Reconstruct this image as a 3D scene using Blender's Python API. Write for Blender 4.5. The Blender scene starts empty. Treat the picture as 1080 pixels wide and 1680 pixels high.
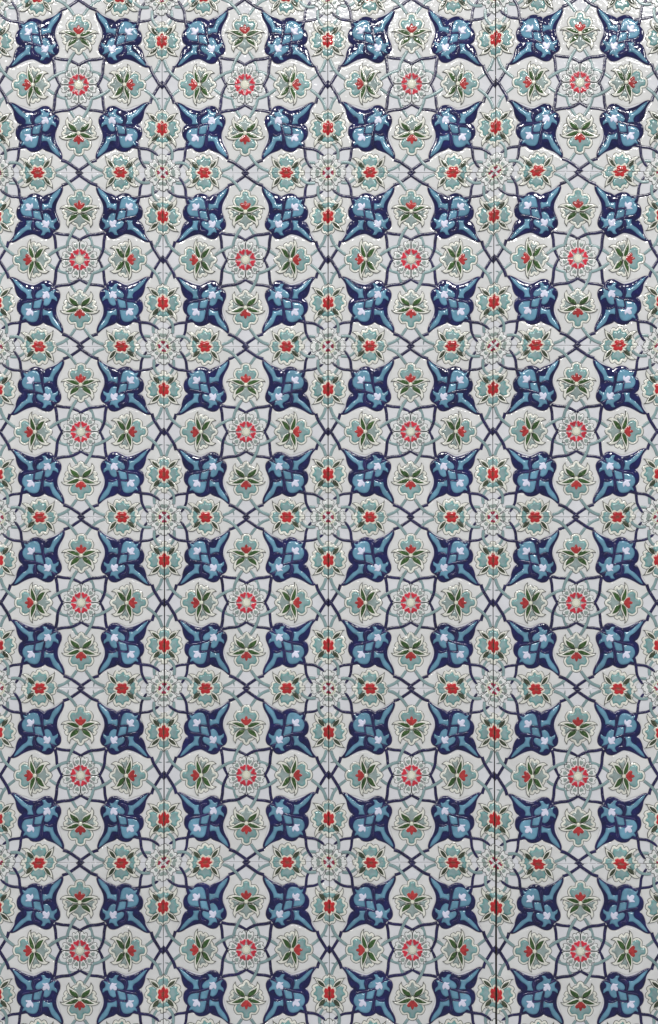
import bpy, math, random
import numpy as np
from mathutils import Vector, Euler
from mathutils.geometry import delaunay_2d_cdt
random.seed(7)
PI = math.pi
scene = bpy.context.scene
col = scene.collection

# ------------------------------------------------------------------ scale
S = 0.00075                      # metres on the wall per photograph pixel
W, H = 268.7, 279.7              # one tile (photograph pixels)
HW, HH = W/2, H/2
VW, VH = 1080.0, 1680.0
def wall_xz(px, py):             # point of the wall plane, metres
    return ((px-VW/2)*S, (VH/2-py)*S)

# ------------------------------------------------------------------ camera
cam_d = bpy.data.cameras.new('camera'); cam = bpy.data.objects.new('camera', cam_d)
col.objects.link(cam); scene.camera = cam
DIST = 2.4
cam.location = (0, -DIST, 0); cam.rotation_euler = (PI/2, 0, 0)
cam_d.sensor_fit = 'VERTICAL'; cam_d.sensor_height = 24
cam_d.lens = 24*DIST/(VH*S)
cam_d.clip_start = 0.01; cam_d.clip_end = 50

# ------------------------------------------------------------------ light
world = bpy.data.worlds.new('World'); scene.world = world; world.use_nodes = True
bg = world.node_tree.nodes['Background']
bg.inputs[0].default_value = (0.90, 0.93, 1.0, 1); bg.inputs[1].default_value = 0.35
scene.view_settings.view_transform = 'Standard'; scene.view_settings.look = 'None'
scene.view_settings.exposure = 0.0; scene.view_settings.gamma = 1.0

def lamp(name, loc, target, size, power, color=(1, 0.985, 0.96), shape='RECTANGLE', sy=None):
    l = bpy.data.lights.new(name, 'AREA'); l.shape = shape; l.size = size
    if sy: l.size_y = sy
    l.energy = power; l.color = color
    o = bpy.data.objects.new(name, l); col.objects.link(o); o.location = loc
    o.rotation_euler = (Vector(target)-Vector(loc)).to_track_quat('-Z', 'Y').to_euler()
    return o
# the showroom's ceiling lamps, above and behind the camera
for lx, ly, lz, sz, e in ((-1.05, -4.1, 2.06, .30, 25), (1.10, -4.0, 1.93, .30, 33), (0.02, -4.9, 2.22, .30, 31), (2.5, -3.4, 1.9, .30, 22), (-2.5, -3.4, 1.9, .30, 22),
                          (-0.75, -1.6, 2.3, .25, 8), (0.85, -1.6, 2.3, .25, 9)):
    lamp('ceiling_lamp', (lx, ly, lz), (0, 0, 0), sz, e, sy=sz)

# ------------------------------------------------------------------ materials
def lin(c):
    return tuple(((v/255)/12.92 if v/255 <= .04045 else ((v/255+.055)/1.055)**2.4) for v in c)

def glaze(name, bands, rough=0.10, mott=0.10, scale=140, bump=0.25, bs=210, soft=0.12, speck=None, dist=0.0):
    """bands: [(distance in mm from the piece's edge where the colour starts, colour), ...]"""
    m = bpy.data.materials.new(name); m.use_nodes = True
    nt = m.node_tree; N = nt.nodes; L = nt.links
    b = N['Principled BSDF']
    geo = N.new('ShaderNodeNewGeometry')
    n1 = N.new('ShaderNodeTexNoise'); n1.inputs['Scale'].default_value = scale
    n1.inputs['Detail'].default_value = 3; L.new(geo.outputs['Position'], n1.inputs['Vector'])
    if len(bands) > 1:
        at = N.new('ShaderNodeAttribute'); at.attribute_name = 'edge'
        a0 = N.new('ShaderNodeMath'); a0.operation = 'MULTIPLY_ADD'      # fired line wobbles a little
        n0 = N.new('ShaderNodeTexNoise'); n0.inputs['Scale'].default_value = 420
        n0.inputs['Detail'].default_value = 2; L.new(geo.outputs['Position'], n0.inputs['Vector'])
        a0.inputs[1].default_value = 0.5 + dist
        L.new(n0.outputs['Fac'], a0.inputs[0]); L.new(at.outputs['Fac'], a0.inputs[2])
        a1 = N.new('ShaderNodeMath'); a1.operation = 'SUBTRACT'; a1.inputs[1].default_value = (0.5+dist)*0.5
        L.new(a0.outputs[0], a1.inputs[0])
        a2 = N.new('ShaderNodeMath'); a2.operation = 'MULTIPLY'; a2.inputs[1].default_value = 0.1
        L.new(a1.outputs[0], a2.inputs[0])
        r = N.new('ShaderNodeValToRGB'); e = r.color_ramp.elements
        e[0].position = 0; e[0].color = (*bands[0][1], 1)
        e[1].position = min(1, (bands[1][0]+soft)/10); e[1].color = (*bands[1][1], 1)
        p = e.new(max(0.001, (bands[1][0]-soft)/10)); p.color = (*bands[0][1], 1)
        for i in range(2, len(bands)):
            s2 = bands[i][2] if len(bands[i]) > 2 else soft
            q = e.new(min(1, (bands[i][0]-s2)/10)); q.color = (*bands[i-1][1], 1)
            q = e.new(min(1, (bands[i][0]+s2)/10)); q.color = (*bands[i][1], 1)
        L.new(a2.outputs[0], r.inputs[0]); src = r.outputs[0]
    else:
        rgb = N.new('ShaderNodeRGB'); rgb.outputs[0].default_value = (*bands[0][1], 1); src = rgb.outputs[0]
    # pigment laid on a little thicker here, thinner there
    mr = N.new('ShaderNodeMapRange'); mr.inputs[1].default_value = 0.3; mr.inputs[2].default_value = 0.7
    mr.inputs[3].default_value = 1-mott; mr.inputs[4].default_value = 1+mott
    L.new(n1.outputs['Fac'], mr.inputs[0])
    n3 = N.new('ShaderNodeTexNoise'); n3.inputs['Scale'].default_value = 9
    n3.inputs['Detail'].default_value = 1; L.new(geo.outputs['Position'], n3.inputs['Vector'])
    mr3 = N.new('ShaderNodeMapRange'); mr3.inputs[1].default_value = 0.3; mr3.inputs[2].default_value = 0.7
    mr3.inputs[3].default_value = 1-mott*0.5; mr3.inputs[4].default_value = 1+mott*0.5
    L.new(n3.outputs['Fac'], mr3.inputs[0])
    mm = N.new('ShaderNodeMath'); mm.operation = 'MULTIPLY'
    L.new(mr.outputs[0], mm.inputs[0]); L.new(mr3.outputs[0], mm.inputs[1])
    oi = N.new('ShaderNodeObjectInfo')                  # each motif was filled by hand
    mo = N.new('ShaderNodeMapRange'); k_ = min(0.10, mott*0.55)
    mo.inputs[3].default_value = 1-k_; mo.inputs[4].default_value = 1+k_
    L.new(oi.outputs['Random'], mo.inputs[0])
    m2 = N.new('ShaderNodeMath'); m2.operation = 'MULTIPLY'
    L.new(mm.outputs[0], m2.inputs[0]); L.new(mo.outputs[0], m2.inputs[1]); mm = m2
    vm = N.new('ShaderNodeVectorMath'); vm.operation = 'SCALE'
    L.new(src, vm.inputs[0]); L.new(mm.outputs[0], vm.inputs['Scale'])
    out = vm.outputs[0]
    if speck:
        ns = N.new('ShaderNodeTexNoise'); ns.inputs['Scale'].default_value = speck[1]
        ns.inputs['Detail'].default_value = 4; L.new(geo.outputs['Position'], ns.inputs['Vector'])
        rs = N.new('ShaderNodeMapRange'); rs.inputs[1].default_value = speck[2]; rs.inputs[2].default_value = speck[2]+0.10
        L.new(ns.outputs['Fac'], rs.inputs[0])
        mx = N.new('ShaderNodeMix'); mx.data_type = 'RGBA'
        ml = N.new('ShaderNodeMath'); ml.operation = 'MULTIPLY'; ml.inputs[1].default_value = speck[3]
        L.new(rs.outputs[0], ml.inputs[0]); L.new(ml.outputs[0], mx.inputs[0])
        L.new(out, mx.inputs[6]); mx.inputs[7].default_value = (*speck[0], 1); out = mx.outputs[2]
    L.new(out, b.inputs['Base Color'])
    b.inputs['Roughness'].default_value = rough
    b.inputs['IOR'].default_value = 1.58
    bp = N.new('ShaderNodeBump'); bp.inputs['Strength'].default_value = 1.0
    bp.inputs['Distance'].default_value = bump*0.001
    nb = N.new('ShaderNodeTexNoise'); nb.inputs['Scale'].default_value = bs
    nb.inputs['Detail'].default_value = 1.5; L.new(geo.outputs['Position'], nb.inputs['Vector'])
    L.new(nb.outputs['Fac'], bp.inputs['Height']); L.new(bp.outputs[0], b.inputs['Normal'])
    return m

LINE = (0.042, 0.048, 0.038)
WHITE = (0.69, 0.695, 0.72); CREAM = (0.70, 0.70, 0.685); RIM = (0.74, 0.735, 0.655); PETW = (0.74, 0.75, 0.73)
TEAL = (0.17, 0.36, 0.35); TEALG = (0.25, 0.36, 0.36); GREYT = (0.28, 0.35, 0.335); GLINE = (0.12, 0.17, 0.165)
M = {}
M['tile']    = glaze('white_tile_glaze', [(0, WHITE)], rough=0.075, mott=0.045, scale=60, bump=0.22, speck=((0.33, 0.31, 0.27), 1000, 0.70, .5))
M['field']   = glaze('cream_glaze', [(0, (0.66, 0.64, 0.60)), (0.5, CREAM)], rough=0.075, mott=0.05, scale=70, bump=0.22, speck=((0.33, 0.30, 0.25), 900, 0.70, .5), soft=.4)
M['navy']    = glaze('navy_glaze', [(0, (0.07, 0.06, 0.16)), (0.55, (0.008, 0.009, 0.066)), (3.0, (0.007, 0.009, 0.072), .8)], rough=0.075, mott=0.35, bump=0.24, bs=230, soft=.3, speck=((0.05, 0.045, 0.12), 520, 0.60, .7))
M['vine']    = glaze('dark_vine_glaze', [(0, (0.022, 0.019, 0.065)), (0.4, (0.012, 0.010, 0.060))], rough=0.18, mott=0.4, bump=0.25, soft=.3, speck=((0.16, 0.15, 0.22), 600, 0.58, .6))
M['stem']    = glaze('teal_stem_glaze', [(0, (0.10, 0.15, 0.15)), (0.45, (0.25, 0.36, 0.36)), (1.5, (0.19, 0.29, 0.30))], rough=0.18, mott=0.14, soft=.15, bump=.15)
M['inlay']   = glaze('sky_blue_glaze', [(0, (0.02, 0.05, 0.14)), (0.28, (0.095, 0.235, 0.345)), (1.4, (0.14, 0.31, 0.425), .8)], rough=0.08, mott=0.16, scale=110, bump=0.18, bs=200, soft=.2)
M['floret']  = glaze('pale_lavender_glaze', [(0, (0.35, 0.38, 0.55)), (0.45, (0.72, 0.72, 0.86))], rough=0.2, mott=0.08)
M['petal']   = glaze('teal_petal_glaze', [(0, LINE), (0.66, RIM), (2.8, GLINE), (3.15, TEAL), (5.0, TEALG, 1.2)], mott=0.13, soft=.14)
M['petal_g'] = glaze('grey_petal_glaze', [(0, LINE), (0.66, RIM), (3.3, GLINE), (3.65, GREYT)], mott=0.13, soft=.14)
M['petal_w'] = glaze('edge_flower_petal_glaze', [(0, LINE), (0.66, RIM), (3.4, GLINE), (3.75, TEAL), (5.8, TEALG, 1.2)], mott=0.13, soft=.14)
M['leaf']    = glaze('cream_leaf_glaze', [(0, LINE), (0.62, RIM)], mott=0.06)
M['blade']   = glaze('green_leaf_glaze', [(0, (0.03, 0.045, 0.02)), (0.4, (0.036, 0.088, 0.022))], mott=0.4, scale=320, speck=((0.22, 0.30, 0.10), 420, 0.60, .7))
M['blade2']  = glaze('dark_green_leaf_glaze', [(0, (0.02, 0.025, 0.018)), (0.4, (0.045, 0.058, 0.032))], mott=0.4, scale=320, speck=((0.2, 0.25, 0.12), 420, 0.62, .6))
M['cup']     = glaze('cream_cup_glaze', [(0, GLINE), (0.35, (0.74, 0.71, 0.60))], mott=0.06)
M['bud']     = glaze('red_bud_glaze', [(0, (0.40, 0.12, 0.10)), (0.35, (0.40, 0.035, 0.035))], mott=0.28, scale=260, soft=.16)
M['red']     = glaze('red_flower_glaze', [(0, (0.62, 0.20, 0.17)), (0.4, (0.47, 0.020, 0.025)), (3.6, (0.30, 0.06, 0.04), .6)], mott=0.22, scale=300, soft=.2)
M['bead']    = glaze('cream_bead_glaze', [(0, (0.45, 0.47, 0.36)), (0.5, (0.74, 0.74, 0.60))], mott=0.05)
M['white_p'] = glaze('white_petal_glaze', [(0, LINE), (0.62, PETW)], mott=0.05, soft=.14, bump=.2)
M['back_p']  = glaze('outer_petal_glaze', [(0, (0.16, 0.17, 0.16)), (0.5, (0.70, 0.71, 0.71))], mott=0.04, soft=.14)
M['drop']    = glaze('grey_green_drop_glaze', [(0, (0.13, 0.17, 0.155)), (0.32, (0.28, 0.345, 0.315))], mott=0.12, soft=.2)
M['heart']   = glaze('rose_red_glaze', [(0, (0.62, 0.45, 0.43)), (0.3, (0.76, 0.45, 0.45)), (0.55, (0.54, 0.026, 0.05))], mott=0.25, scale=300, soft=.15)
M['crimson'] = glaze('crimson_glaze', [(0, (0.50, 0.18, 0.24)), (0.35, (0.30, 0.025, 0.06))], mott=0.35, scale=350, soft=.2)
M['star']    = glaze('star_glaze', [(0, (0.45, 0.45, 0.33)), (0.3, (0.76, 0.75, 0.62))], mott=0.06, soft=.2)
def plain(name, c, rough):
    m = bpy.data.materials.new(name); m.use_nodes = True; nt = m.node_tree
    b = nt.nodes['Principled BSDF']; b.inputs['Roughness'].default_value = rough
    n = nt.nodes.new('ShaderNodeTexNoise'); n.inputs['Scale'].default_value = 90
    g = nt.nodes.new('ShaderNodeNewGeometry'); nt.links.new(g.outputs['Position'], n.inputs['Vector'])
    r = nt.nodes.new('ShaderNodeValToRGB'); r.color_ramp.elements[0].color = (*[v*.6 for v in c], 1); r.color_ramp.elements[1].color = (*[v*1.4 for v in c], 1)
    nt.links.new(n.outputs['Fac'], r.inputs[0]); nt.links.new(r.outputs[0], b.inputs['Base Color'])
    return m
M['mortar'] = plain('dark_joint_mortar', (0.030, 0.028, 0.026), 0.9)
M['clay'] = plain('fired_clay_body', (0.30, 0.28, 0.25), 0.8)

# ------------------------------------------------------------------ tracing helpers (all in photograph pixels from the tile centre)
def tr(x0, y0, s, pts, cx=404.6, cy=988.2):
    return [((x0+p[0]/s)-cx, cy-(y0+p[1]/s))+tuple(p[2:]) for p in pts]
def flip(pts):   return [(-p[0], p[1])+tuple(p[2:]) for p in pts][::-1]
def transp(pts): # reflect across the tile's diagonal that runs through its top left corner
    return [(-p[1]*W/H, -p[0]*H/W)+tuple(p[2:]) for p in pts][::-1]
def smooth(pts, closed=True, step=0.8):
    out = []; n = len(pts)
    for i in range(n if closed else n-1):
        p1 = pts[i]; p2 = pts[(i+1) % n]
        c1 = len(p1) > 2 or (not closed and i == 0); c2 = len(p2) > 2 or (not closed and i == n-2)
        p0 = p1 if c1 else pts[i-1]; p3 = p2 if c2 else pts[(i+2) % n]
        k = max(2, int(math.hypot(p2[0]-p1[0], p2[1]-p1[1])/step))
        for j in range(k):
            t = j/k; a = -.5*t+t*t-.5*t**3; b = 1-2.5*t*t+1.5*t**3; c = .5*t+2*t*t-1.5*t**3; d = -.5*t*t+.5*t**3
            if c1 and c2: a, b, c, d = 0, 1-t, t, 0
            out.append((a*p0[0]+b*p1[0]+c*p2[0]+d*p3[0], a*p0[1]+b*p1[1]+c*p2[1]+d*p3[1]))
    if not closed: out.append(tuple(pts[-1][:2]))
    return out
def inside(poly, x, y):
    px, py = poly[:, 0], poly[:, 1]; qx, qy = np.roll(px, -1), np.roll(py, -1)
    r = np.zeros(len(x), bool)
    for i in range(len(px)):
        c = ((py[i] > y) != (qy[i] > y))
        with np.errstate(divide='ignore', invalid='ignore'):
            xi = (qx[i]-px[i])*(y-py[i])/(qy[i]-py[i])+px[i]
        r ^= c & (x < xi)
    return r
def seam_drop(x, y):             # the tile's edge is softly rounded (mm)
    d = np.minimum(HW-np.abs(x), HH-np.abs(y))*S*1000
    return np.clip(0.6-d, 0, 0.6)**2*0.9

def cap(d, D, r):                # very gentle crown on top of a glaze pool
    u = np.clip(d, 0, D); return (D*u-u*u/2)/r
def dome(h, w, D=0.0, r=12.0):
    def f(d):
        t = np.clip(d/w, 0, 1); z = h*np.sqrt(np.clip(1-(1-t)**2, 0, 1))
        return z+cap(d, D, r) if D else z
    return f
def rimmed(h, rim, gr, h2, w2):  # white lip, fine groove, raised pool of colour
    def f(d):
        t = np.clip(d/rim, 0, 1)
        z = h*np.sin(np.clip(t*1.25, 0, 1)*PI/2)
        g = np.exp(-((d-rim)/0.28)**2)*gr
        u = np.clip((d-rim)/w2, 0, 1)
        return z-g+h2*.6*np.sin(u*PI/2)+cap(np.maximum(0, d-rim), 3.2, 6.4)
    return f

class Mesh:
    def __init__(s): s.v = []; s.e = []; s.f = []; s.m = []; s.mats = []
    def mi(s, mat):
        if mat not in s.mats: s.mats.append(mat)
        return s.mats.index(mat)
    def poly(s, pts, mat, prof, z0=0.0, grid=1.0, closed_step=None, skirt=0.5, bulge=None, avoid=(), grow=0.0):
        """outline (pixels) -> softly domed relief; z in mm"""
        P = smooth(pts, True, closed_step or max(0.6, grid*0.8))
        P = [(min(HW, max(-HW, x)), min(HH, max(-HH, y))) for x, y in P]
        Q = []
        for p in P:
            if not Q or math.hypot(p[0]-Q[-1][0], p[1]-Q[-1][1]) > 0.12: Q.append(p)
        if math.hypot(Q[0][0]-Q[-1][0], Q[0][1]-Q[-1][1]) < 0.12: Q.pop()
        A = np.array(Q)
        area = 0.5*np.sum(A[:, 0]*np.roll(A[:, 1], -1)-np.roll(A[:, 0], -1)*A[:, 1])
        if area < 0: A = A[::-1].copy()
        if grow:
            tg = np.roll(A, -1, 0)-np.roll(A, 1, 0); tg /= np.maximum(1e-6, np.hypot(tg[:, 0], tg[:, 1]))[:, None]
            A = A+np.stack([tg[:, 1], -tg[:, 0]], 1)*grow
        B = np.roll(A, -1, 0)
        on = (((np.abs(np.abs(A[:, 0])-HW) < .02) & (np.abs(np.abs(B[:, 0])-HW) < .02)) |
              ((np.abs(np.abs(A[:, 1])-HH) < .02) & (np.abs(np.abs(B[:, 1])-HH) < .02)))
        SA, SB = A[~on], B[~on]
        def dist(X):
            d = np.full(len(X), 1e9)
            for a, b in zip(SA, SB):
                ab = b-a; L2 = max(1e-9, ab@ab); t = np.clip(((X-a)@ab)/L2, 0, 1)
                q = X-(a+t[:, None]*ab); d = np.minimum(d, np.hypot(q[:, 0], q[:, 1]))
            return d
        def dist_all(X):
            d = np.full(len(X), 1e9)
            for a, b in zip(A, B):
                ab = b-a; L2 = max(1e-9, ab@ab); t = np.clip(((X-a)@ab)/L2, 0, 1)
                q = X-(a+t[:, None]*ab); d = np.minimum(d, np.hypot(q[:, 0], q[:, 1]))
            return d
        lo, hi = A.min(0), A.max(0)
        gx = np.arange(lo[0]+grid*.37, hi[0], grid); gy = np.arange(lo[1]+grid*.31, hi[1], grid*.866)
        G = np.array([(x+(grid*.5 if j % 2 else 0), y) for j, y in enumerate(gy) for x in gx]) if len(gx) and len(gy) else np.zeros((0, 2))
        if len(G):
            G = G[inside(A, G[:, 0], G[:, 1])]
            if len(G): G = G[dist_all(G) > grid*.42]
        allp = np.vstack([A, G]) if len(G) else A
        n = len(A)
        vo, eo, fo, ov, _, _ = delaunay_2d_cdt([Vector(p) for p in allp], [], [list(range(n))], 1, 1e-6)
        X = np.array([(v[0], v[1]) for v in vo])
        d = dist(X)*S*1000
        d = np.where(d < 0.03, 0, d)
        for av in avoid:          # the glaze sinks a little where it meets the raised motif
            V = np.array(smooth(av, True, 1.2)); U = np.roll(V, -1, 0); da = np.full(len(X), 1e9)
            for a, b in zip(V, U):
                ab = b-a; L2 = max(1e-9, ab@ab); t = np.clip(((X-a)@ab)/L2, 0, 1)
                q = X-(a+t[:, None]*ab); da = np.minimum(da, np.hypot(q[:, 0], q[:, 1]))
            da = np.where(inside(V, X[:, 0], X[:, 1]), 0, da)*S*1000
            d = np.minimum(d, np.maximum(0, da-0.3))
        z = z0+prof(d)-seam_drop(X[:, 0], X[:, 1])
        if bulge is not None: z = z+bulge(X[:, 0], X[:, 1])
        k = len(s.v); mi = s.mi(mat)
        s.v += [(X[i, 0]*S, X[i, 1]*S, z[i]*.001) for i in range(len(X))]; s.e += list(d)
        for f in fo:
            f = list(f)
            ax, ay = X[f[0]]; bx, by = X[f[1]]; cx, cy = X[f[2]]
            if (bx-ax)*(cy-ay)-(by-ay)*(cx-ax) < 0: f = f[::-1]
            s.f.append([k+i for i in f]); s.m.append(mi)
        if skirt:
            mp = {}
            for i, o in enumerate(ov):
                for q in o:
                    if q < n: mp[q] = i
            k2 = len(s.v)
            idx = [mp.get(q, None) for q in range(n)]
            for q in range(n):
                i = idx[q] if idx[q] is not None else 0
                s.v.append((X[i, 0]*S, X[i, 1]*S, (z[i]-skirt)*.001)); s.e.append(0)
            for q in range(n):
                r = (q+1) % n
                if idx[q] is None or idx[r] is None or idx[q] == idx[r]: continue
                s.f.append([k+idx[q], k2+q, k2+r, k+idx[r]]); s.m.append(mi)
        return s
    def strand(s, pts, mat, w0, w1, h, z0=0.0, taper0=0, taper1=0, zf=None, flat=0.5, base=None):
        """a raised glaze line of half width w0..w1 (pixels), height h (mm)"""
        P = smooth(pts, False, 1.1); n = len(P); k = len(s.v); mi = s.mi(mat); C = 8
        L = 0; tot = sum(math.dist(P[i], P[i+1]) for i in range(n-1))
        for i, p in enumerate(P):
            a = P[max(0, i-1)]; b = P[min(n-1, i+1)]
            tx, ty = b[0]-a[0], b[1]-a[1]; l = math.hypot(tx, ty) or 1; nx, ny = -ty/l, tx/l
            if i: L += math.dist(P[i-1], p)
            t = L/tot; w = w0+(w1-w0)*t
            if taper0: w *= min(1, (L+0.4)/taper0)**.6
            if taper1: w *= min(1, (tot-L+0.4)/taper1)**.6
            for j in range(C+1):
                u = -math.cos(PI*j/C); x = p[0]+nx*w*u; y = p[1]+ny*w*u
                x = min(HW, max(-HW, x)); y = min(HH, max(-HH, y))
                dz = float(seam_drop(np.array([x]), np.array([y]))[0])
                z = z0+h*math.sqrt(max(0, 1-u*u))**flat*min(1, w/w0+.1)-dz-(0.5 if j in (0, C) else 0)
                if base: z += float(base(np.array([x]), np.array([y]))[0])
                s.v.append((x*S, y*S, z*.001)); s.e.append((1-abs(u))*w*S*1000)
        for i in range(n-1):
            for j in range(C):
                q = k+i*(C+1)+j
                s.f.append([q, q+1, q+C+2, q+C+1][::-1]); s.m.append(mi)
        return s
    def build(s, name):
        v = np.array(s.v); c = (v.min(0)+v.max(0))/2; c[2] = 0
        me = bpy.data.meshes.new(name)
        me.from_pydata([tuple(p) for p in (v-c)], [], s.f)
        for m in s.mats: me.materials.append(m)
        me.polygons.foreach_set('material_index', s.m)
        me.polygons.foreach_set('use_smooth', [True]*len(s.f))
        at = me.attributes.new('edge', 'FLOAT', 'POINT'); at.data.foreach_set('value', np.array(s.e, dtype=np.float32))
        me.update(); me.validate()
        return me, c

# parts of one tile: (name, mesh, centre, sx, sy, dz)
PARTS = []
def add(name, mesh, signs, dz=0.0):
    me, c = mesh.build(name)
    for sg in signs:
        z = sg[2] if len(sg) > 2 else dz
        PARTS.append((name, me, c, sg[0], sg[1], z))
Q4 = [(1, 1), (-1, 1), (1, -1), (-1, -1)]
QX = [(1, 1), (1, -1)]; QY = [(1, 1), (-1, 1)]

# ---- navy palmette
A = (290, 870, 10.8)
pal = tr(*A, [(935,-22,1),(952,50),(925,140),(880,220),(843,300),(828,380),(835,460),(866,540),(895,620),(897,690),(865,750),(812,778,1),(782,808,1),(755,870),(710,910),(640,922),(570,900),(510,868),(440,838),(370,845),(290,870),(200,915),(120,962),(50,982),(-8,968,1),(45,905),(85,835),(100,760),(120,695),(155,635),(203,600,1),(150,550),(131,480),(133,415),(155,360),(205,305,1),(188,270),(190,200,1),(318,182,1),(360,140),(420,120),(490,124),(550,145),(600,178,1),(650,145),(720,120),(790,90),(850,50),(900,5)])
def mir(p, a, b):
    q = [(v[0]*a, v[1]*b)+tuple(v[2:]) for v in p]
    return q[::-1] if a*b < 0 else q
# ---- cream fields the flowers lie in
fa = tr(255, 840, 3.6, [(440,112,1),(487,88,1),(520,135),(557,135),(590,88,1),(637,112,1),(655,190),(672,255),(655,310),(672,362),(690,382,1),(610,388,1),(572,352),(538,345),(505,352),(467,388,1),(388,382,1),(405,362),(424,310),(405,255),(422,190)], 404.6, 988.2)
fp = dome(0.16, 0.9, 3.0, 24)
add('cream_field', Mesh().poly(fa, M['field'], fp, 0.02, 1.3, 1.2, .1, avoid=(pal, mir(pal,-1,1))), [(1, 1), (1, -1)])
add('cream_field', Mesh().poly(transp(fa), M['field'], fp, 0.02, 1.3, 1.2, .1, avoid=(pal, mir(pal,1,-1))), [(1, 1), (-1, 1)])
# half field on the left seam, upper half of the tile (rows traced from the tile left of centre)
fb = tr(260, 845, 7.2, [(74,300,1),(110,300),(165,262),(230,292),(345,320,1),(330,400),(300,490),(330,585),(290,680),(215,820,1),(190,905,1),(125,830),(95,745),(74,740,1)], 404.6, 988.2)
fb = [(-HW if abs(p[0]+HW) < .6 else p[0], p[1])+tuple(p[2:]) for p in fb]
add('cream_field', Mesh().poly(fb, M['field'], fp, 0.02, 1.3, 1.2, .1, avoid=(pal,)), Q4)
add('cream_field', Mesh().poly(transp(fb), M['field'], fp, 0.02, 1.3, 1.2, .1, avoid=(pal,)), Q4)

pal_prof = dome(1.0, 1.5, 7.0, 27.0)
add('palmette', Mesh().poly(pal, M['navy'], pal_prof, 0.0, 1.2, 1.0, .3), Q4)
ip = lambda: dome(0.40, 0.9, 3.4, 9.5)
ZI = -0.15
PD = np.array(smooth(pal, True, 1.5))
def on_pal(x, y):                # height of the navy body below a point
    X = np.stack([x, y], 1); U = np.roll(PD, -1, 0); d = np.full(len(X), 1e9)
    for a, b in zip(PD, U):
        ab = b-a; L2 = max(1e-9, ab@ab); t = np.clip(((X-a)@ab)/L2, 0, 1)
        q = X-(a+t[:, None]*ab); d = np.minimum(d, np.hypot(q[:, 0], q[:, 1]))
    return pal_prof(d*S*1000)
inl = [
 [(235,228,1),(285,246),(330,212),(375,196),(425,190),(475,206),(507,250),(522,310),(532,360),(538,398,1),(470,394),(418,388,1),(400,420),(402,470),(412,530,1),(350,526),(280,514),(237,480),(215,430),(213,375),(238,322),(266,298,1),(246,265)],
 [(430,436,1),(480,430),(543,440,1),(560,500),(585,592,1),(520,574),(450,556,1),(437,500)],
 [(594,304,1),(640,312),(690,302),(718,245),(752,170),(815,105),(870,62),(918,32,1),(893,110),(852,180),(805,240),(768,305),(752,382,1),(700,380),(650,392),(600,418,1),(590,360)],
 [(308,604,1),(360,600),(414,600,1),(396,650),(388,700),(398,762,1),(330,762),(268,800),(200,860),(130,915),(66,950,1),(110,872),(160,808),(220,748),(288,702),(316,650)],
 [(604,490,1),(650,472),(700,500),(732,550),(748,590),(790,586),(840,550,1),(834,610),(797,648),(790,700),(826,752,1),(760,735),(700,705,1),(650,650),(612,592,1),(602,540)],
 [(466,650),(486,612),(540,614),(590,634,1),(640,680),(692,712,1),(716,750),(728,812,1),(690,795),(650,812),(618,850),(562,852,1),(590,800),(578,762),(530,735),(488,700)],
]
for q in inl:
    add('inlay', Mesh().poly(tr(*A, q), M['inlay'], ip(), ZI, 1.0, .8, .5, bulge=on_pal, grow=0.55), Q4)
rb = Mesh()
for pts, w in [([(395,408),(440,400),(545,418)], 1.1), ([(403,402),(412,450),(422,520),(428,575)], 1.1),
               ([(235,528),(320,545),(450,570),(592,615)], 1.7), ([(556,215),(556,320),(570,430),(608,592)], 1.9),
               ([(604,432),(650,412),(700,402),(752,432)], 1.5), ([(700,712),(740,745),(795,782)], 1.3), ([(430,590),(425,680),(450,760),(540,785)], 1.8)]:
    rb.strand(tr(*A, pts), M['navy'], w, w, 0.85, 0.0, 3, 3, base=on_pal)
add('ribbon', rb, Q4)
for q in [[(300,312,1),(340,298),(372,315),(385,328,1),(414,288,1),(432,330),(424,372),(392,402),(386,430,1),(340,424),(288,428,1),(300,398),(326,388,1),(302,350)],
          [(592,602,1),(630,594),(662,622,1),(700,590,1),(718,640),(700,692),(672,727),(630,716),(582,722,1),(600,690),(618,682,1),(590,650)]]:
    add('floret', Mesh().poly(tr(*A, q), M['floret'], dome(0.6, 1.1, 2, 8), ZI+0.75, .9, .7, .6, bulge=on_pal, grow=0.3), Q4)

# ---- navy vines
B2 = (260, 845, 7.2)
def vine(pts, w0, w1, name='dark_vine', mat='vine', t0=0, t1=0, signs=Q4, h=0.95, sc=B2, pair=True):
    P = tr(*sc, pts)
    add(name, Mesh().strand(P, M[mat], w0, w1, h, 0.2, t0, t1), signs)
    if pair: add(name, Mesh().strand(transp(P)[::-1] if False else transp(P), M[mat], w1, w0, h, 0.2, t1, t0), signs)
up, dn = 0.00015, -0.0003
vine([(420,328),(330,305),(235,292),(160,252),(118,212)], 2.6, 2.1, t1=5, signs=[(1,1,up),(-1,1,dn),(1,-1,dn),(-1,-1,up)])
vine([(835,168),(900,146),(962,106),(1041,52)], 2.7, 2.5, signs=[(1,1,dn),(-1,1,up),(1,-1,up),(-1,-1,dn)])
vine([(750,718),(830,735),(905,742),(965,760),(1041,802)], 2.7, 2.3, signs=[(1,1,dn),(-1,1,up),(1,-1,up),(-1,-1,dn)])
# knot where two vines meet on the seam
kn = [(-HW, 7.2, 1), (-HW+6.0, 1.0, 1), (-HW+5.6, -0.6, 1), (-HW, -7.2, 1)]
add('knot', Mesh().poly(kn, M['vine'], dome(1.2, 1.6), 0.3, .9, .7, .3), QY)
add('knot', Mesh().poly(transp(kn), M['vine'], dome(1.2, 1.6), 0.3, .9, .7, .3), QX)

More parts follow.
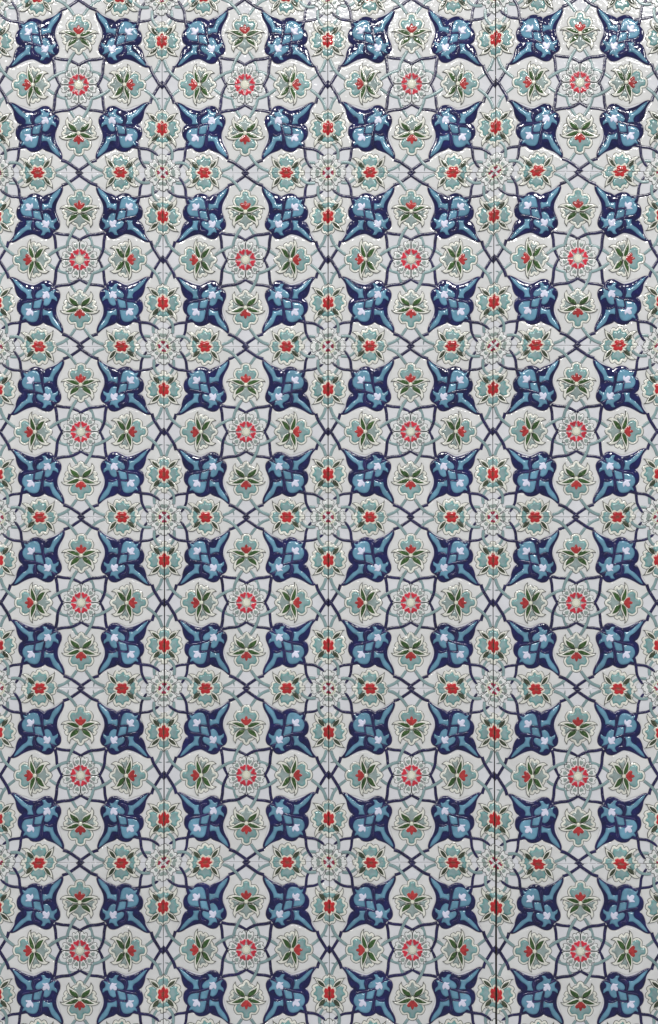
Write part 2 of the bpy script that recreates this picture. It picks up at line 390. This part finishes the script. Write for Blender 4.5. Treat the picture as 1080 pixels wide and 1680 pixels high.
# ---- teal stems
def stem(pts, w0, w1, **k): vine(pts, w0, w1, 'teal_stem', 'stem', h=0.8, **k)
ws = [(1,1,dn),(-1,1,up),(1,-1,up),(-1,-1,dn)]; wu = [(1,1,up),(-1,1,dn),(1,-1,dn),(-1,-1,up)]
stem([(222,138),(270,143),(315,138),(356,118),(396,78)], 2.5, 2.5, signs=ws)
stem([(96,745),(128,830),(185,905),(272,975)], 2.6, 2.5, signs=wu)
stem([(88,880),(120,876),(150,862),(170,885)], 0.6, 2.0, t0=5, signs=wu)
stem([(992,655),(950,722),(912,800),(893,872)], 2.5, 2.5, signs=wu)

# ---- blossoms (palmette flowers half way between the rosette and the seams)
Bc = (355, 865, 10.8)
def sym(right):                  # right: outline of the right half from top to bottom, axis at x = 540
    return right + [(1080-p[0], p[1])+tuple(p[2:]) for p in right[::-1] if abs(p[0]-540) > 1]
TX = 405.0
def trb(p): return tr(*Bc, p, TX, 988.2)
up_petal = sym([(540,104),(590,116),(628,152),(634,206,1),(700,203),(745,243),(768,300),(757,352),(735,392,1),(700,440),(600,500),(540,520,1)])
lo_petal = sym([(540,470,1),(680,560),(725,672,1),(672,716),(640,738),(612,742,1),(590,790),(540,817)])
si_petal = [(830,440,1),(850,484),(842,525),(806,548,1),(834,576),(800,635),(752,642,1),(690,610),(560,510,1),(700,430)]
bud = sym([(540,263),(575,285),(590,322,1),(635,318),(664,352),(648,402),(600,450),(540,500,1)])
budr = sym([(540,296),(562,318),(572,352,1),(608,340),(638,370),(615,415),(575,452),(540,490,1)])
leafA = [(545,495,1),(600,432),(660,392),(740,377),(820,388),(868,418),(892,452,1),(840,442),(780,458),(712,492),(650,520),(590,522)]
blA = [(562,486,1),(600,446),(640,424),(700,412),(792,420,1),(722,456),(660,484),(600,500)]
leafB = [(548,520,1),(620,528),(690,548),(742,592),(770,660),(774,715),(752,752),(730,785,1),(722,740),(705,706),(640,664),(590,628),(560,575)]
blB = [(566,536,1),(620,540),(676,562),(712,615),(724,674,1),(664,642),(610,612),(582,582)]
prT = rimmed(0.55, 2.8, .35, 0.5, 1.6); prG = rimmed(0.55, 3.3, .35, 0.45, 1.4); prE = rimmed(0.55, 3.4, .35, 0.5, 1.6)
for T, SG in ((lambda p: p, QX), (transp, QY)):
    add('petal', Mesh().poly(T(trb(up_petal)), M['petal'], prT, 0.42, .62, .6, .3), SG)
    add('petal', Mesh().poly(T(trb(lo_petal)), M['petal_g'], prG, 0.38, .62, .6, .3), SG)
    add('bud', Mesh().poly(T(trb(bud)), M['cup'], dome(0.5, 1.0), 1.55, .55, .5, .5).poly(T(trb(budr)), M['bud'], dome(.35, .9, 2.6, 7), 1.95, .5, .5, .5), SG)
    for mir in (0, 1):
        F = flip if mir else (lambda p: p)
        add('petal', Mesh().poly(T(F(trb(si_petal))), M['petal_g'], prG, 0.36, .62, .6, .3), SG)
        for lf, bl in ((leafA, blA), (leafB, blB)):
            m = Mesh().poly(T(F(trb(lf))), M['leaf'], dome(0.6, 1.1, 2.2, 9), 1.45, .7, .6, .5)
            m.poly(T(F(trb(bl))), M['blade'], dome(0.3, .8, 1.8, 6), 2.20, .6, .5, .5, grow=0.3)
            add('leaf', m, SG)
    ci = [(540+38*math.cos(a), 497+38*math.sin(a)) for a in [i*PI/6 for i in range(12)]]
    add('bead', Mesh().poly(T(trb(ci)), M['bead'], dome(1.0, 2.6), 2.6, .5, .5, .6), SG)

# ---- edge flowers, cut in half by the seam
D = (490, 860, 10.8)
def trd(p):
    q = tr(*D, p, 539.35+HW, 848.4+HH)
    return [(-HW if abs(v[0]+HW) < .25 else v[0], v[1])+tuple(v[2:]) for v in q]
def wd(p): return [((533.0 if v[0] <= 533 else v[0]),)+tuple(v[1:]) for v in p]
e_up = [(533,296,1),(570,304),(584,326),(578,356,1),(606,336),(640,340),(656,372,1),(682,372),(702,398),(704,425,1),(650,500,1),(533,600,1)]
e_si = [(765,462,1),(800,482),(818,510),(798,548,1),(838,566),(858,610),(850,655),(816,690,1),(838,722),(830,760),(802,784),(758,802,1),(700,810),(610,770,1),(560,640),(610,500,1),(700,440)]
e_lo = [(533,620,1),(650,740),(690,830,1),(655,860),(640,905),(604,938,1),(575,932),(533,974,1)]
e_la = [(765,303,1),(778,350),(772,410),(740,462),(690,512),(635,548),(580,560,1),(580,510),(612,458),(660,410),(722,368)]
e_ba = [(716,404,1),(655,432),(612,480),(600,538,1),(652,520),(698,470)]
e_lb = [(822,906,1),(782,878),(752,820),(702,762),(650,730),(590,720,1),(590,775),(645,858),(720,892)]
e_bb = [(600,738,1),(662,762),(712,802),(742,862,1),(682,842),(632,802)]
e_rd = [(533,466,1),(570,482),(588,535,1),(640,540),(670,582),(636,642),(656,690),(632,742),(590,748,1),(575,780),(533,800,1)]
e_rr = [(533,500,1),(553,518),(567,552,1),(598,548),(628,582),(610,628,1),(624,672),(600,726),(566,716,1),(552,748),(533,768,1)]
for T in (lambda p: p, transp):
    add('petal', Mesh().poly(T(trd(e_up)), M['petal_w'], prE, 0.40, .62, .6, .3), Q4)
    add('petal', Mesh().poly(T(trd(e_si)), M['petal_w'], prE, 0.40, .62, .6, .3), Q4)
    add('petal', Mesh().poly(T(trd(e_lo)), M['petal'], prT, 0.40, .62, .6, .3), Q4)
    for lf, bl in ((e_la, e_ba), (e_lb, e_bb)):
        m = Mesh().poly(T(trd(lf)), M['leaf'], dome(0.6, 1.1, 2.2, 9), 1.4, .7, .6, .5)
        m.poly(T(trd(bl)), M['blade2'], dome(0.3, .8, 1.8, 6), 2.15, .6, .5, .5, grow=0.25)
        add('leaf', m, Q4)
    add('red_blossom', Mesh().poly(T(trd(e_rd)), M['cup'], dome(0.6, 1.0), 1.8, .55, .5, .6).poly(T(trd(e_rr)), M['red'], dome(.45, 1.0, 3.0, 7), 2.3, .5, .5, .5), Q4)

# ---- centre rosette
def pol(a0, pr, flipx=False):    # polar outline (radius, degrees from a0, corner)
    out = []
    for p in pr:
        a = math.radians(a0+p[1]); out.append((p[0]*math.cos(a), p[0]*math.sin(a)*H/W*0.985)+tuple(p[2:]))
    return out
def at_corner(pts):              # the corner rosettes are centred on the tile's top left corner
    return [(p[0]-HW, HH-p[1])+tuple(p[2:]) for p in pts]
for a in (68, 22):
    sgn = 1 if a == 68 else -1
    q = [(20,-12,1),(29,-17),(35,-9),(36.0,2),(33.5,10),(31.5,17,1),(20,14,1)]
    add('outer_petal', Mesh().poly(pol(a, [(r, sgn*d)+tuple(c) for r, d, *c in q]), M['back_p'], dome(.4, 1.2), 0.25, .9, .8, .2), Q4)
for a in (14.5, 45, 75.5):
    k = 1.0 if a != 45 else 0.94
    m = Mesh().poly(pol(a, [(15,-12,1),(22,-14),(26.5*k,-14.2),(29.6*k,-9.5),(29.8*k,-4),(27.6*k,0,1),(29.8*k,4),(29.6*k,9.5),(26.5*k,14.2),(22,14),(15,12,1)]), M['white_p'], dome(.95, 1.5), 0.6, .62, .6, .3)
    add('rosette_petal', m, Q4)
    m = Mesh().poly(pol(a, [(17.2,0,1),(19.5,-6.0),(22.8,-8.8),(25.0,-5.5),(24.6,0),(25.0,5.5),(22.8,8.8),(19.5,6.0)]), M['drop'], dome(.45, 1.2), 1.42, .55, .5, .4)
    add('drop', m, Q4)
for a in (22.5, 67.5):
    add('heart', Mesh().poly(pol(a, [(7.7,10,1),(7.7,-10,1),(11.5,-19),(15.4,-22.5),(17.5,-13),(15.9,0,1),(17.5,13),(15.4,22.5),(11.5,19)]), M['heart'], dome(.8, 1.6), 1.3, .5, .5, .7), Q4)
st = []
for i in range(12):
    a = i*30; st += [(6.3, a), (4.5, a+15)]
add('rosette_centre', Mesh().poly(pol(8, [(7.2, i*30) for i in range(12)]), M['bead'], dome(.2, 1), 1.25, .9, .8, .5)
    .poly(pol(5, st), M['star'], dome(.3, 1.0), 1.45, .5, .5, .4), [(1, 1)])

# ---- corner rosettes: a quarter on each corner of the tile
def cor(pr, a0=0): return at_corner(pol(a0, pr))
card = [(10,0,1),(10.5,20),(20,22),(24.5,23.5),(27.0,18),(25.8,11,1),(28.4,7),(28.8,0,1)]
diag = [(10,-24,1),(18,-19),(22.6,-18),(25.0,-10),(22.3,0,1),(25.0,10),(22.6,18),(18,19),(10,24,1)]
def tr_c(pts):                   # mirror a corner outline across the corner's diagonal
    return [(-HW+(HH-p[1])*W/H, HH-(p[0]+HW)*H/W)+tuple(p[2:]) for p in pts][::-1]
cp = cor(card)
for P_ in (cp, tr_c(cp)):
    add('rosette_petal', Mesh().poly(P_, M['white_p'], dome(.9, 1.5), 0.6, .6, .6, .3), Q4)
add('rosette_petal', Mesh().poly(cor(diag, 45), M['white_p'], dome(.9, 1.5), 0.62, .6, .6, .3), Q4)
hd = cor([(13.2,0,1),(14.0,9),(17,19),(20.0,17),(20.6,8),(19.4,0,1)])
for P_ in (hd, tr_c(hd)):
    add('drop', Mesh().poly(P_, M['drop'], dome(.45, 1.2), 1.42, .55, .5, .4), Q4)
add('drop', Mesh().poly(cor([(12.2,0,1),(14,-11),(16.5,-12),(18.2,-6),(18.0,0),(18.2,6),(16.5,12),(14,11)], 45), M['drop'], dome(.45, 1.2), 1.42, .55, .5, .4), Q4)
for a in (20, 70):
    add('outer_petal', Mesh().poly(cor([(18,-10,1),(26,-12),(30,-5),(30,3),(27,10),(18,9,1)], a), M['back_p'], dome(.4, 1.2), 0.25, .9, .8, .2), Q4)
m = Mesh()
for i in range(5):
    a = 9+i*18; cx, cy = 10.6*math.cos(math.radians(a)), 10.6*math.sin(math.radians(a))
    m.poly(at_corner([(cx+2.1*math.cos(j*PI/4)*1.0, cy+2.1*math.sin(j*PI/4)) for j in range(8)]), M['bead'], dome(.7, 1.2), 1.3, .6, .6, .6)
for P_ in (cor([(3.2,0,1),(5.2,28),(8.0,27),(8.8,13),(8.2,0,1)]), tr_c(cor([(3.2,0,1),(5.2,28),(8.0,27),(8.8,13),(8.2,0,1)]))):
    m.poly(P_, M['crimson'], dome(.6, 1.1), 1.2, .5, .5, .6)
m.poly(cor([(0,0,1),(3.2,0,1),(3.4,30),(3.4,60),(3.2,90,1)]), M['white_p'], dome(.5, 1.0), 1.1, .6, .6, .5)
m.poly(cor([(0,0,1),(9.4,0,1),(9.4,22),(9.4,45),(9.4,68),(9.4,90,1)]), M['white_p'], dome(.3, 1.0), 0.95, .9, .8, .5)
add('corner_rosette_centre', m, Q4)

# ------------------------------------------------------------------ tile body
def slab():
    n = 26; vs = []; fs = []; es = []
    rows = []
    g = sorted(set([0, .25, .5, .8, 1.1, 1.6]+[1.6+(W-3.2)/n*i for i in range(n+1)]+[W-1.1, W-.8, W-.5, W-.25, W]))
    gx = [a-HW for a in g]; gy = [a*H/W-HH for a in g]; k = len(g)
    for y in gy:
        for x in gx:
            z = -float(seam_drop(np.array([x]), np.array([y]))[0])
            vs.append((x*S, y*S, z*.001)); es.append(9)
    for j in range(k-1):
        for i in range(k-1):
            q = j*k+i; fs.append([q, q+1, q+k+1, q+k])
    mi = [0]*len(fs)
    ring = [i for i in range(k)]+[j*k+k-1 for j in range(1, k)]+[(k-1)*k+i for i in range(k-2, -1, -1)]+[j*k for j in range(k-2, 0, -1)]
    b0 = len(vs)
    for q in ring:
        x, y, z = vs[q]; vs.append((x, y, -.0085)); es.append(0)
    for a in range(len(ring)):
        b = (a+1) % len(ring); fs.append([ring[a], b0+a, b0+b, ring[b]]); mi.append(1)
    fs.append([b0+a for a in range(len(ring))][::-1]); mi.append(1)
    me = bpy.data.meshes.new('wall_tile'); me.from_pydata(vs, [], fs)
    me.materials.append(M['tile']); me.materials.append(M['clay'])
    me.polygons.foreach_set('material_index', mi)
    me.polygons.foreach_set('use_smooth', [m_ == 0 for m_ in mi])
    me.update(); return me
slab_me = slab()

# ------------------------------------------------------------------ the wall
wall = bpy.data.objects.new('tile_panel', None); col.objects.link(wall)
wall.location = (0, 0, -0.75)
wall['label'] = 'wall clad in glossy white relief tiles with navy palmettes, teal stems and red blossoms'
wall['category'] = 'tiled wall'
X = {  # seam x per corner row, seam y per corner column (photograph pixels, as laid)
 'x': [[-277,-7.5,265.8,537.5,815.0,1092,1366],
       [-277,-6.5,266.6,538.6,811.6,1087,1362],
       [-275,-4.5,268.7,538.4,809.2,1084,1356],
       [-272,-2.2,270.1,538.6,808.2,1080.5,1350],
       [-272,-2.5,269.9,539.0,810.2,1082,1354],
       [-275,-4.6,268.7,540.0,812.8,1087.5,1360],
       [-277,-6.0,267.6,541.0,815.5,1091,1366]],
 'y': [[-4,-4,-4.6,-6.2,-8.5,-12,-14],
       [283.4,283.4,283.6,284.2,282.2,280.0,279],
       [568.2,568.4,568.8,568.6,567.4,566.0,565],
       [848.5,848.5,848.4,848.2,848.2,848.0,848],
       [1129,1129,1129,1128.6,1129.8,1130.2,1130.5],
       [1416.5,1416.0,1414.6,1413.8,1415.6,1418.2,1419],
       [1705,1704,1702,1700.5,1702.5,1705,1706]]}
XS = X['x']; YS = X['y']
XS = [[2*a-b for a, b in zip(XS[0], XS[1])]] + XS + [[2*a-b for a, b in zip(XS[-1], XS[-2])]]
YS = [[2*a-b for a, b in zip(YS[0], YS[1])]] + YS + [[2*a-b for a, b in zip(YS[-1], YS[-2])]]
# open width of the vertical joint right of each column, per row
gap = {2: [.7,.7,.8,.8,1.6,1.5,.8,.7], 3: [.7,.8,1.3,1.3,1.2,1.1,.8,.7], 4: [1.1,1.2,1.,1.,1.1,1.7,3.1,3.1]}
def vgap(c, r): return gap.get(c, [.7]*8)[min(7, r)]
SHOW = []
for r in range(8):
    for c in range(6):
        x00, x10, x01, x11 = XS[r][c], XS[r][c+1], XS[r+1][c], XS[r+1][c+1]
        y00, y10, y01, y11 = YS[r][c], YS[r][c+1], YS[r+1][c], YS[r+1][c+1]
        gl, gr_ = vgap(c, r)/2, vgap(c+1, r)/2
        cx = (x00+x10+x01+x11)/4+(gl-gr_)/2; cy = (y00+y10+y01+y11)/4
        w = (x10+x11-x00-x01)/2-gl-gr_; h = (y01+y11-y00-y10)/2-0.28
        ang = ((y10-y00)+(y11-y01))/4/w*-1 + ((x01-x00)+(x11-x10))/4/h
        SHOW.append((cx, cy, w/W, h/H, ang, r, c))
rnd = random.Random(3)
def place(cx, cy, sx, sy, ang):
    t = bpy.data.objects.new('tile', slab_me); col.objects.link(t); t.parent = wall
    x, z = wall_xz(cx, cy)
    t.location = (x, rnd.uniform(-.00012, .00012), z+0.75)
    t.rotation_euler = Euler((PI/2+rnd.uniform(-.004, .004), -ang+rnd.uniform(-.001, .001), rnd.uniform(-.004, .004)))
    t.scale = (sx, sy, 1)
    for name, me, c, a, b, dz in PARTS:
        o = bpy.data.objects.new(name, me); col.objects.link(o); o.parent = t
        o.location = (c[0]*a, c[1]*b, dz); o.scale = (a, b, 1)
for cx, cy, sx, sy, ang, r, c in SHOW:
    place(cx, cy, sx, sy, ang)
# mortar bed behind the tiles
x0, z1 = wall_xz(-280, -300); x1, z0 = wall_xz(1370, 1990)
bx = bpy.data.meshes.new('mortar_bed')
V = [(x, y, z+0.75) for y in (0.0045, 0.04) for z in (z0, z1) for x in (x0, x1)]
bx.from_pydata(V, [], [(0,1,3,2), (4,6,7,5), (0,4,5,1), (2,3,7,6), (0,2,6,4), (1,5,7,3)])
bx.materials.append(M['mortar']); mb = bpy.data.objects.new('mortar_bed', bx); col.objects.link(mb); mb.parent = wall
print('parts per tile', len(PARTS), 'unique tris', sum(len(m.polygons) for m in bpy.data.meshes))
